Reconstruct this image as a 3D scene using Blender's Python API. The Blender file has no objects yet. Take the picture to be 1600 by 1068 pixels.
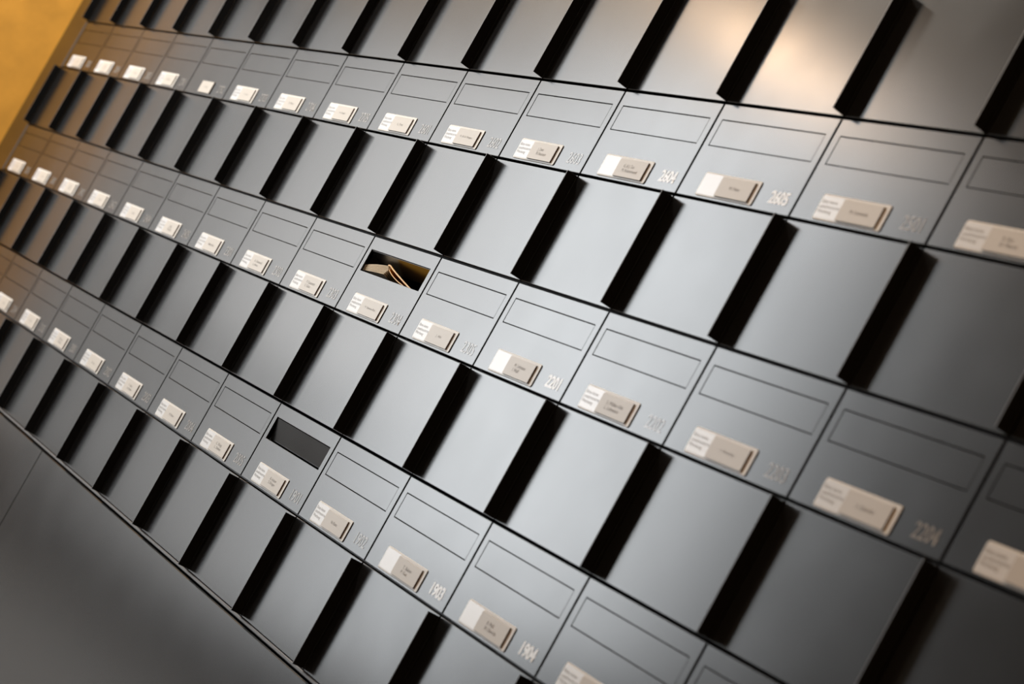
import bpy, bmesh, math, random
from mathutils import Vector, Matrix

# ------------------------------------------------------------------ scale
W = 0.30                       # width of one mailbox (m)
H1, H2 = 0.450 * W, 0.5668 * W # letter panel height, parcel door height
Z0 = 1.956                     # underside of the top row of doors
D = 0.0645 * W                 # how far a door edge stands proud
XO = 0.010 * W                # overhang of the proud edge past the seam
COLS, ROWS = 17, 4
XL = -0.645 * W                # corner with the ochre pier
CEIL = 3.4

scene = bpy.context.scene
C = scene.collection

# ------------------------------------------------------------------ camera
R = ((0.3807475831914887, 0.786679699005054, 0.4859694733902099),
     (0.1450363348624059, 0.4682419071184991, -0.8716157283962416),
     (-0.9132336718844308, 0.4023488133340875, 0.06418483422998833))
cam_pos = Vector((21.58201 * W, -4.54779 * W, Z0 - 2.01854 * W))
cam_data = bpy.data.cameras.new('camera')
cam = bpy.data.objects.new('camera', cam_data)
C.objects.link(cam)
m = Matrix(((R[0][0], -R[1][0], -R[2][0], cam_pos.x),
            (R[0][1], -R[1][1], -R[2][1], cam_pos.y),
            (R[0][2], -R[1][2], -R[2][2], cam_pos.z),
            (0, 0, 0, 1)))
cam.matrix_world = m
cam_data.sensor_fit = 'HORIZONTAL'
cam_data.sensor_width = 36.0
cam_data.lens = 3925.4 / 1600 * 36.0
cam_data.clip_start = 0.05
cam_data.dof.use_dof = True
focus_pt = Vector((9.6 * W, 0, Z0 - 1.45 * W))
cam_data.dof.focus_distance = (focus_pt - cam_pos).dot(Vector(R[2]))
cam_data.dof.aperture_fstop = 6.7
scene.camera = cam

# ------------------------------------------------------------------ world, lights, exposure
world = bpy.data.worlds.new('world')
scene.world = world
world.use_nodes = True
bg = world.node_tree.nodes['Background']
bg.inputs[0].default_value = (0.55, 0.6, 0.7, 1)
bg.inputs[1].default_value = 0.3


def area(name, loc, aim, sx, sy, watts, col, spread=180.0):
    l = bpy.data.lights.new(name, 'AREA')
    l.shape = 'RECTANGLE'
    l.size, l.size_y = sx, sy
    l.energy = watts
    l.color = col
    l.spread = math.radians(spread)
    o = bpy.data.objects.new(name, l)
    C.objects.link(o)
    o.location = loc
    d = (Vector(aim) - Vector(loc)).normalized()
    o.rotation_euler = d.to_track_quat('-Z', 'Y').to_euler()
    return o


# daylight through the tall lobby window in the wall opposite and a dimmer one beside it; the rest are added fills
area('window_daylight', (-2.45, -2.93, 2.22), (-2.45, 0, 2.22), 2.7, 2.36, 150, (0.93, 0.97, 1.0))
area('side_window_daylight', (-5.4, -2.93, 2.4), (-5.4, 0, 2.4), 2.9, 1.8, 54, (1.0, 0.99, 0.975))
area('lower_left_fill', (-5.4, -2.93, 0.85), (-5.4, 0, 0.85), 2.9, 1.1, 14, (1.0, 0.99, 0.975))  # unseen fill added to even out the lower left panels
area('bottom_door_fill', (-2.9, -2.93, 0.76), (-2.9, 0, 0.76), 2.0, 0.5, 15, (0.93, 0.97, 1.0))  # added low fill, brightens the bottom centre doors
area('far_left_fill', (-6.93, -1.7, 1.8), (0, -1.7, 1.8), 2.3, 2.6, 7.5, (1.0, 0.98, 0.95))  # added fill by the end wall, lifts the far left columns
# warm ceiling lamps along the mailbox wall; the last is added above the camera to warm the fins
for x, y, z, p, col in ((-0.38, -1.98, 3.0, 20, (1.0, 0.66, 0.40)), (0.5, -0.95, 3.25, 48, (1.0, 0.95, 0.87)),
                        (2.2, -0.95, 3.25, 40, (1.0, 0.91, 0.79)), (4.3, -0.95, 3.25, 9, (1.0, 0.66, 0.38)),
                        (6.3, -1.2, 3.25, 30, (1.0, 0.55, 0.25))):
    area('ceiling_lamp', (x, y, z), (x, y, 0), 0.22, 0.22, p, col)

scene.view_settings.view_transform = 'Standard'
scene.view_settings.look = 'None'
scene.view_settings.exposure = 0.0
scene.view_settings.gamma = 1.0
scene.view_settings.use_curve_mapping = False


# ------------------------------------------------------------------ materials
def mat(name, base, rough=0.5, spec=0.5, metal=0.0, noise=None, rnoise=None, bump=None, coat=0.0):
    """noise = (scale, amount): colour grain; rnoise = (scale, amount): gloss smudges; bump = (scale, strength, distance)."""
    mt = bpy.data.materials.new(name)
    mt.use_nodes = True
    nt = mt.node_tree
    b = nt.nodes['Principled BSDF']
    b.inputs['Base Color'].default_value = (*base, 1)
    b.inputs['Roughness'].default_value = rough
    b.inputs['Specular IOR Level'].default_value = spec
    b.inputs['Metallic'].default_value = metal
    tc = nt.nodes.new('ShaderNodeNewGeometry')

    def nz(scale, detail=4):
        n = nt.nodes.new('ShaderNodeTexNoise')
        n.inputs['Scale'].default_value = scale
        n.inputs['Detail'].default_value = detail
        nt.links.new(tc.outputs['Position'], n.inputs['Vector'])
        return n
    if noise:
        n = nz(noise[0])
        r = nt.nodes.new('ShaderNodeValToRGB')
        r.color_ramp.elements[0].position = 0.3
        r.color_ramp.elements[1].position = 0.7
        a = noise[1]
        r.color_ramp.elements[0].color = (*[c * (1 - a) for c in base], 1)
        r.color_ramp.elements[1].color = (*[min(1, c * (1 + a)) for c in base], 1)
        nt.links.new(n.outputs['Fac'], r.inputs['Fac'])
        nt.links.new(r.outputs['Color'], b.inputs['Base Color'])
    if rnoise:
        n = nz(rnoise[0], 5)
        mr = nt.nodes.new('ShaderNodeMapRange')
        mr.inputs['From Min'].default_value = 0.35
        mr.inputs['From Max'].default_value = 0.75
        mr.inputs['To Min'].default_value = rough - rnoise[1] / 2
        mr.inputs['To Max'].default_value = rough + rnoise[1]
        nt.links.new(n.outputs['Fac'], mr.inputs['Value'])
        nt.links.new(mr.outputs['Result'], b.inputs['Roughness'])
    if bump:
        n = nz(bump[0], 6)
        bp = nt.nodes.new('ShaderNodeBump')
        bp.inputs['Strength'].default_value = bump[1]
        bp.inputs['Distance'].default_value = bump[2]
        nt.links.new(n.outputs['Fac'], bp.inputs['Height'])
        nt.links.new(bp.outputs['Normal'], b.inputs['Normal'])
    return mt


M_metal = mat('graphite_lacquer', (0.011, 0.0113, 0.012), 0.20, 0.5, rnoise=(9, 0.015))
M_inside = mat('dark_inside', (0.02, 0.019, 0.018), 0.45, 0.4)
M_rim = mat('rim_metal', (0.10, 0.10, 0.105), 0.35, 0.5)
M_plate = mat('cream_plastic', (0.80, 0.775, 0.725), 0.35, 0.5)
M_sticker = mat('white_sticker', (0.84, 0.865, 0.90), 0.22, 0.5)
M_button = mat('beige_plastic', (0.60, 0.55, 0.48), 0.35, 0.5)
M_silver = mat('grey_print', (0.29, 0.275, 0.26), 0.2, 0.5)
M_white = mat('white_print', (0.92, 0.95, 1.0), 0.25, 0.5)
M_ink = mat('grey_ink', (0.38, 0.37, 0.36), 0.25, 0.5)
M_ink2 = mat('dark_ink', (0.30, 0.27, 0.24), 0.4, 0.4)
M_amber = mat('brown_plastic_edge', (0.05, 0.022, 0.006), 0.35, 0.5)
M_ochre = mat('ochre_plaster', (0.74, 0.36, 0.055), 0.8, 0.3, noise=(14, 0.10), bump=(60, 0.25, 0.002))
M_white_wall = mat('pale_plaster', (0.09, 0.088, 0.085), 0.9, 0.2)
M_ceil = mat('ceiling_paint', (0.55, 0.38, 0.22), 0.9, 0.2)
M_floor = mat('floor_stone', (0.24, 0.235, 0.23), 0.5, 0.4, noise=(5, 0.2))
M_darkwall = mat('dark_wall', (0.10, 0.095, 0.09), 0.8, 0.3)
M_page = mat('newsprint', (0.78, 0.68, 0.53), 0.7, 0.2)
M_cover = mat('orange_cover', (0.85, 0.46, 0.06), 0.4, 0.4)


# ------------------------------------------------------------------ helpers
def link(name, me, parent=None, loc=(0, 0, 0)):
    o = bpy.data.objects.new(name, me)
    C.objects.link(o)
    o.location = loc
    if parent is not None:
        o.parent = parent
    return o


def mesh(name, bm, material):
    bmesh.ops.recalc_face_normals(bm, faces=bm.faces)
    me = bpy.data.meshes.new(name)
    bm.to_mesh(me)
    bm.free()
    me.materials.append(material)
    return me


def loops_mesh(name, loops, material, cap0=False, cap1=False):
    """Skin a list of equal-length point loops into one mesh."""
    bm = bmesh.new()
    rows = [[bm.verts.new(p) for p in lp] for lp in loops]
    n = len(rows[0])
    for a, b in zip(rows, rows[1:]):
        for i in range(n):
            bm.faces.new((a[i], a[(i + 1) % n], b[(i + 1) % n], b[i]))
    if cap0:
        bm.faces.new(rows[0])
    if cap1:
        bm.faces.new(rows[-1])
    return mesh(name, bm, material)


def rect(x0, x1, z0, z1, y):
    return [(x0, y, z0), (x1, y, z0), (x1, y, z1), (x0, y, z1)]


def rrect(x0, x1, z0, z1, y, r, n=4):
    pts = []
    for cx, cz, a0 in ((x1 - r, z1 - r, 0), (x0 + r, z1 - r, 90), (x0 + r, z0 + r, 180), (x1 - r, z0 + r, 270)):
        for i in range(n + 1):
            a = math.radians(a0 + 90 * i / n)
            pts.append((cx + r * math.cos(a), y, cz + r * math.sin(a)))
    return pts


def slab(name, x0, x1, z0, z1, yf, yb, material, ch=0.0007):
    """Flat panel with a fine chamfer round its front face (front = yf, towards -y)."""
    return loops_mesh(name, [rect(x0, x1, z0, z1, yb), rect(x0, x1, z0, z1, yf + ch),
                             rect(x0 + ch, x1 - ch, z0 + ch, z1 - ch, yf)], material, True, True)


def rslab(name, x0, x1, z0, z1, yf, yb, r, material, ch=0.0005):
    return loops_mesh(name, [rrect(x0, x1, z0, z1, yb, r), rrect(x0, x1, z0, z1, yf + ch, r),
                             rrect(x0 + ch, x1 - ch, z0 + ch, z1 - ch, yf, r - ch)], material, True, True)


def boxes_mesh(name, bxs, material):
    bm = bmesh.new()
    for x0, x1, y0, y1, z0, z1 in bxs:
        v = [bm.verts.new((x, y, z)) for x in (x0, x1) for y in (y0, y1) for z in (z0, z1)]
        for f in ((0, 1, 3, 2), (4, 6, 7, 5), (0, 4, 5, 1), (2, 3, 7, 6), (0, 2, 6, 4), (1, 5, 7, 3)):
            bm.faces.new([v[i] for i in f])
    return mesh(name, bm, material)


def prism_mesh(name, poly, z0, z1, material, bev=0.0006):
    bm = bmesh.new()
    a = [bm.verts.new((x, y, z0)) for x, y in poly]
    b = [bm.verts.new((x, y, z1)) for x, y in poly]
    n = len(poly)
    for i in range(n):
        bm.faces.new((a[i], a[(i + 1) % n], b[(i + 1) % n], b[i]))
    bm.faces.new(a[::-1])
    bm.faces.new(b)
    if bev:
        bmesh.ops.bevel(bm, geom=bm.edges[:], offset=bev, segments=2, profile=0.5, affect='EDGES')
    return mesh(name, bm, material)


def text_mesh(name, s, material, bold=0.0):
    """Lettering as a thin mesh in the x-z plane, facing -y, unscaled."""
    cu = bpy.data.curves.new(name, 'FONT')
    cu.body = s
    cu.align_x = 'LEFT'
    cu.space_line = 0.95
    cu.resolution_u = 3
    cu.offset = bold
    o = bpy.data.objects.new(name, cu)
    C.objects.link(o)
    bpy.context.view_layer.update()
    me = bpy.data.meshes.new_from_object(o.evaluated_get(bpy.context.evaluated_depsgraph_get()))
    bpy.data.objects.remove(o)
    me.name = name
    for v in me.vertices:
        x, y, z = v.co
        v.co = (x, -z, y)
    me.materials.clear()
    me.materials.append(material)
    return me


def fit(me, x0, z0, w, h, y):
    """Scale and move lettering into the box x0..x0+w, z0..z0+h on the plane y."""
    xs = [v.co.x for v in me.vertices]
    zs = [v.co.z for v in me.vertices]
    sx, sz = w / (max(xs) - min(xs)), h / (max(zs) - min(zs))
    ax, az = min(xs), min(zs)
    for v in me.vertices:
        v.co = (x0 + (v.co.x - ax) * sx, y - 0.0001, z0 + (v.co.z - az) * sz)
    return me


def widen(me, d):
    """Thicken the upright strokes of fitted lettering by laying two copies d to either side."""
    bm = bmesh.new()
    bm.from_mesh(me)
    src = bm.faces[:]
    for k, dx in ((1, -d), (2, d)):
        r = bmesh.ops.duplicate(bm, geom=src)
        for g in r['geom']:
            if isinstance(g, bmesh.types.BMVert):
                g.co.x += dx
                g.co.y -= 0.00002 * k
    bm.to_mesh(me)
    bm.free()
    return me


def tag(o, label, cat, group=None):
    o['label'] = label
    o['category'] = cat
    if group:
        o['group'] = group


def structure(name, me, parent=None):
    o = link(name, me, parent)
    if parent is None:
        o['kind'] = 'structure'
    return o


# ------------------------------------------------------------------ room shell
XR, XE, YF = 8.6, -7.0, -3.0
XM = COLS * W
structure('floor', boxes_mesh('floor', [(XE, XR, YF, 0.4, -0.1, 0)], M_floor))
structure('ceiling', boxes_mesh('ceiling', [(XE, XR, YF, 0.4, CEIL, CEIL + 0.1)], M_ceil))
structure('wall_back', boxes_mesh('wall_back', [(XE, XR, 0.4, 0.5, 0, CEIL)], M_darkwall))
structure('wall_front', boxes_mesh('wall_front', [(XE, XR, YF - 0.1, YF, 0, CEIL)], M_white_wall))
structure('wall_right', boxes_mesh('wall_right', [(XR, XR + 0.1, YF, 0.4, 0, CEIL)], M_darkwall))
structure('wall_left', boxes_mesh('wall_left', [(XL - 0.35, XL, -0.27, 0.399, 0, CEIL)], M_ochre))
structure('wall_end', boxes_mesh('wall_end', [(XE - 0.1, XE, YF, 0.4, 0, CEIL)], M_white_wall))

# ------------------------------------------------------------------ mailbox kit (shared meshes; local origin: lower left corner of the box front)
HB = H1 + H2
G = 0.0080 * W                 # half of a vertical seam
zP0, zP1 = H2 + 0.006 * W, HB - 0.0065 * W
zD0, zD1 = 0.0065 * W, H2 - 0.006 * W          # flat door
zF0, zF1 = 0.0086 * W, H2 - 0.0108 * W         # its grip fin
SX0, SX1 = 0.055 * W, 0.942 * W
SZ0, SZ1 = HB - 0.2055 * W, HB - 0.0785 * W
T = 0.0018


def front_panel_mesh():
    ch = 0.0006
    a, b, c, d = G, W - G, zP0, zP1
    ci = 0.0003
    lp = [rect(SX0, SX1, SZ0, SZ1, T), rect(SX0, SX1, SZ0, SZ1, ci), rect(SX0 - ci, SX1 + ci, SZ0 - ci, SZ1 + ci, 0),
          rect(a + ch, b - ch, c + ch, d - ch, 0), rect(a, b, c, d, ch), rect(a, b, c, d, T), rect(SX0, SX1, SZ0, SZ1, T)]
    me = loops_mesh('front_panel', lp, M_metal)
    bm = bmesh.new()
    bm.from_mesh(me)
    bmesh.ops.remove_doubles(bm, verts=bm.verts, dist=1e-6)
    bmesh.ops.recalc_face_normals(bm, faces=bm.faces)
    bm.to_mesh(me)
    bm.free()
    return me


fg = 0.0011
me_panel = front_panel_mesh()
# flap: hinge line at its top edge, so its own origin is there
me_flap = slab('letter_flap', SX0 + fg, SX1 - fg, -(SZ1 - SZ0 - 2 * fg), 0, 0.0, 0.0022, M_metal, 0.0003)
e = 0.0016
yb = 0.33
yc = 0.014
me_case = boxes_mesh('case', [
    (e, e + 0.0015, yc, yb, 0.002, HB - 0.002), (W - e - 0.0015, W - e, yc, yb, 0.002, HB - 0.002),
    (e, W - e, yc, yb, 0.002, 0.0035), (e, W - e, yc, yb, HB - 0.0035, HB - 0.002),
    (e, W - e, yc, yb, H2 - 0.001, H2 + 0.0005), (e, W - e, yb - 0.0015, yb, 0.002, HB - 0.002)], M_inside)
me_door = slab('door', G, W - G, zD0, zD1, 0.0, T, M_metal, 0.0005)
FIN = [(W - G - 0.0022, -0.0002), (W + XO - 0.0022, -D), (W + XO, -D), (W - G, -0.0002)]
me_fin = prism_mesh('grip_fin', FIN, zF0, zF1, M_metal, 0.0004)
me_fin.materials.append(M_rim)
for p in me_fin.polygons:                       # bare metal along the folded front edge
    p.material_index = 1 if p.normal.y < -0.6 else 0
PX0, PX1, PZ0, PZ1 = 0.176 * W, 0.676 * W, HB - 0.434 * W, HB - 0.324 * W
BX0, BX1, BZ0, BZ1 = 0.352 * W, 0.641 * W, HB - 0.425 * W, HB - 0.336 * W
PT, BT = 0.0013, 0.0034
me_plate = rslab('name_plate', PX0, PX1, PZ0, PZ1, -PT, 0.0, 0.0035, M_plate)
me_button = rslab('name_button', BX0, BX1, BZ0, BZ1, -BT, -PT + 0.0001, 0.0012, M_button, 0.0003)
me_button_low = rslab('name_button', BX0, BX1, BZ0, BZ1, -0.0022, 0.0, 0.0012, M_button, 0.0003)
for me in (me_button, me_button_low, me_plate):            # button sides brown, face beige; plate brown on its right-hand edge only
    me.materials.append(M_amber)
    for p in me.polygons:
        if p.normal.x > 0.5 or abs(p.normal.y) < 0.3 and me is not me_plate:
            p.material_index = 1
me_sticker = rslab('sticker', PX0 + 0.0015, BX0 - 0.0006, PZ0 + 0.002, PZ1 - 0.002, -PT - 0.0002, -PT + 0.0001, 0.002, M_sticker, 0.0001)
stw = BX0 - PX0 - 0.008
me_stick_txt = fit(text_mesh('sticker_lettering', 'Bitte keine\nunadressierte\nWerbung', M_ink), PX0 + 0.004, PZ0 + 0.0075, stw, 0.0185, -PT - 0.0003)

WHITE = {'2604', '2605', '2201', '1903', '1904'}
NAMES = {
    '2803': 'T. Ruf', '2804': 'M. Ott\nL. Ott', '2805': 'K. Iten', '2701': 'B. Zoller', '2702': 'P. Aebi', '2703': 'I. Lang', '2704': 'R. Moser',
    '2705': 'A. Singer', '2601': 'L. Frei', '2602': 'R. & U. Singer', '2603': 'J. Zwor\nM. Neumann', '2604': 'G. & J. Tan\nM. Rottermund',
    '2605': 'W. Meier', '2501': 'M. Caminada', '2502': 'R. Ruz\nD. Maurer', '2505': 'H. Gut', '2401': 'E. Egli', '2402': 'F. Hug\nS. Hug', '2403': 'O. Bär',
    '2404': 'C. Beck', '2405': 'J. Kull\nN. Kull', '2301': 'Müller Ruf', '2302': 'A. Giovanoli\nL. Amon', '2303': 'P. Caramatti\nC. Götz',
    '2304': 'V. Spiess-Rai', '2305': 'J. Abt', '2201': 'M. Lehmann\nI. Wolf', '2202': 'S. Müller-Abt\nL. Lehmann', '2203': 'I. Roschy',
    '2204': 'S. Zehnder', '2205': 'R. Kern', '2104': 'U. Roth', '2105': 'S. Jost', '2001': 'M. Ernst\nK. Ernst', '2002': 'B. Luz', '2003': 'T. Graf\nA. Keller',
    '2004': 'H. Voser', '2005': 'C. Bürgi\nL. Steiner', '1901': 'R. Huber\nS. Krüger', '1902': 'N. Kunz', '1903': 'T. Balzer\nP. Gut',
    '1904': 'B. Moll\nM. Obrecht', '1905': 'D. Suter'}
order = ['%d%02d' % (f, k) for f in range(32, 16, -1) for k in range(1, 6)]
start = order.index('2803') - COLS
ORD = ['first', 'second', 'third', 'fourth', 'fifth', 'sixth', 'seventh', 'eighth', 'ninth', 'tenth', 'eleventh', 'twelfth', 'thirteenth',
       'fourteenth', 'fifteenth', 'sixteenth', 'seventeenth']
ROWNAME = ['top', 'second', 'third', 'bottom']


def make_mailbox(row, col):
    num = order[start + row * COLS + col]
    zb = Z0 - row * HB
    root = bpy.data.objects.new('mailbox', None)
    C.objects.link(root)
    root.location = (col * W, 0, zb)
    root.empty_display_size = 0.05
    extra = ''
    if num == '2304':
        extra = ', mail in its slot'
    elif num == '1901':
        extra = ', slot flap pushed in'
    elif num == '2702':
        extra = ', small label'
    elif num in WHITE:
        extra = ', bright white number'
    tag(root, 'grey mailbox %s, %s from the ochre wall in the %s row%s' % (num, ORD[col], ROWNAME[row], extra), 'mailbox', 'wall of numbered mailboxes')
    link('case', me_case, root)
    link('front_panel', me_panel, root)
    dr = link('door', me_door, root)
    link('grip_fin', me_fin, dr)
    fl = link('letter_flap', me_flap, root, (0, 0.0003, SZ1 - fg))
    if num == '1901':
        fl.rotation_euler = (math.radians(11), 0, 0)
        fl.location.y = 0.0016
        fl['label'] = 'slot flap pushed slightly inwards'
    elif num == '2304':
        fl.rotation_euler = (math.radians(58), 0, 0)
        fl.location.y = 0.0016
        fl['label'] = 'slot flap pushed far inwards'
    # number
    tm = text_mesh('number', num, M_white if num in WHITE else M_silver, 0.020 if num in WHITE else 0.006)
    fit(tm, 0.787 * W, HB - 0.4065 * W, (0.146 if '1' not in num else 0.138) * W, 0.0585 * W, -0.0002)
    widen(tm, 0.0007 if num in WHITE else 0.0003)
    link('number', tm, root)
    name = NAMES.get(num, 'Z. Kern')
    if num == '2702':
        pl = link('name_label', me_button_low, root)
        ypos, host = -0.0023, pl
    else:
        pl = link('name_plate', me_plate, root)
        link('sticker', me_sticker, pl)
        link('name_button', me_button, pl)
        if num not in WHITE:
            link('sticker_lettering', me_stick_txt, pl)
        ypos, host = -BT - 0.0001, pl
    nt = text_mesh('name_lettering', name, M_ink2)
    two = '\n' in name
    lw = max(len(s) for s in name.split('\n'))
    tw = min(0.0036 * lw, (BX1 - BX0) * 0.66)
    th = 0.0115 if two else 0.0046
    cx, cz = (BX0 + BX1) / 2, (BZ0 + BZ1) / 2
    fit(nt, cx - tw / 2, cz - th / 2, tw, th, ypos)
    link('name_lettering', nt, host)
    return root


for row in range(ROWS):
    for col in range(COLS):
        make_mailbox(row, col)

# ------------------------------------------------------------------ mail in the open slot of box 2304
mx, mz = 9 * W, Z0 - 2 * HB + HB


def strip_mesh(name, pts, y0, y1, th, material, drop=0.34):
    """A sheet: profile pts (u, v) in box widths, running from y0 to y1."""
    bm = bmesh.new()
    P = [Vector((u * W, -v * W)) for u, v in pts]
    rows = []
    for i, p in enumerate(P):
        t = (P[min(i + 1, len(P) - 1)] - P[max(i - 1, 0)]).normalized()
        n = Vector((-t.y, t.x)) * th / 2
        a, b = p + n, p - n
        rows.append([bm.verts.new((a.x, y0, a.y)), bm.verts.new((b.x, y0, b.y)), bm.verts.new((b.x, y1, b.y - drop * (y1 - y0))), bm.verts.new((a.x, y1, a.y - drop * (y1 - y0)))])
    for a, b in zip(rows, rows[1:]):
        for i in range(4):
            bm.faces.new((a[i], a[(i + 1) % 4], b[(i + 1) % 4], b[i]))
    bm.faces.new(rows[0])
    bm.faces.new(rows[-1][::-1])
    return mesh(name, bm, material)


def arc(p0, p1, p2, n=10):
    return [((1 - t) ** 2 * p0[0] + 2 * t * (1 - t) * p1[0] + t * t * p2[0],
             (1 - t) ** 2 * p0[1] + 2 * t * (1 - t) * p1[1] + t * t * p2[1]) for t in [i / n for i in range(n + 1)]]


mag = bpy.data.objects.new('folded_magazine', None)
C.objects.link(mag)
mag.location = (mx, 0.006, Z0 - 2 * HB + HB)
tag(mag, 'folded magazine with orange cover stuck in the open slot of mailbox 2304', 'magazine')
for i in range(7):
    q = i / 6
    pts = arc((0.03, 0.166 + 0.028 * q), (0.20, 0.138 + 0.045 * q), (0.372 - 0.05 * abs(q - 0.4), 0.133 + 0.045 * q))
    link('page', strip_mesh('page', pts, 0.0, 0.16, 0.0011, M_page), mag)
pts = [(0.345, 0.1275), (0.362, 0.126), (0.385, 0.128)] + arc((0.40, 0.133), (0.52, 0.160), (0.86, 0.218))
link('cover', strip_mesh('cover', pts, -0.0010, 0.17, 0.0022, M_cover), mag)
pts = [(0.374, 0.134)] + arc((0.378, 0.150), (0.49, 0.192), (0.81, 0.215))
link('cover', strip_mesh('cover', pts, 0.0010, 0.16, 0.0012, M_cover), mag)

# ------------------------------------------------------------------ trim: filler strip beside the pier, rail, base cabinet
zTop, zBot = Z0 + HB, Z0 - 3 * HB
fill = structure('trim_1', slab('trim_1', XL + 0.001, -0.030 * W, zBot + 0.004 * W, zTop, 0.0, 0.012, M_metal))
for row in range(ROWS):
    zb = Z0 - row * HB
    link('edge_strip', slab('edge_strip', -0.027 * W, -0.004 * W, zb + zP0, zb + zP1, -0.0015, 0.0055, M_rim, 0.0004), fill)
    link('filler_edge', slab('filler_edge', -0.028 * W, -G, zb + zD0, zb + zD1, 0.0, 0.0055, M_metal), fill)
    link('grip_fin', prism_mesh('grip_fin', [(x - W, y) for x, y in FIN], zb + zF0, zb + zF1, M_metal, 0.0004), fill)
zr = zBot
structure('trim_2', slab('trim_2', XL + 0.001, XM, zr - 0.0165 * W, zr + 0.001 * W, 0.0, 0.03, M_rim, 0.0012))  # lamplight caught by the rail is put into its lighter metal colour

cab = bpy.data.objects.new('base_cabinet', None)
C.objects.link(cab)
cab.location = (XL, 0, 0)
tag(cab, 'low grey base cabinet with wide flat panels beneath the mailboxes', 'cabinet')
zc = zr - 0.029 * W
xs = [XL + 0.002, 5.435 * W, 11.52 * W, XM]
for a, b in zip(xs, xs[1:]):
    link('base_panel', slab('base_panel', a + 0.0012 - XL, b - 0.0012 - XL, 0.09, zc, 0.0, 0.018, M_metal, 0.0015), cab)
link('carcass', boxes_mesh('carcass', [(0.004, XM - XL - 0.004, 0.022, 0.33, 0.09, zc - 0.004)], M_inside), cab)
link('plinth', boxes_mesh('plinth', [(0.004, XM - XL - 0.004, 0.05, 0.33, 0.0, 0.09)], M_inside), cab)
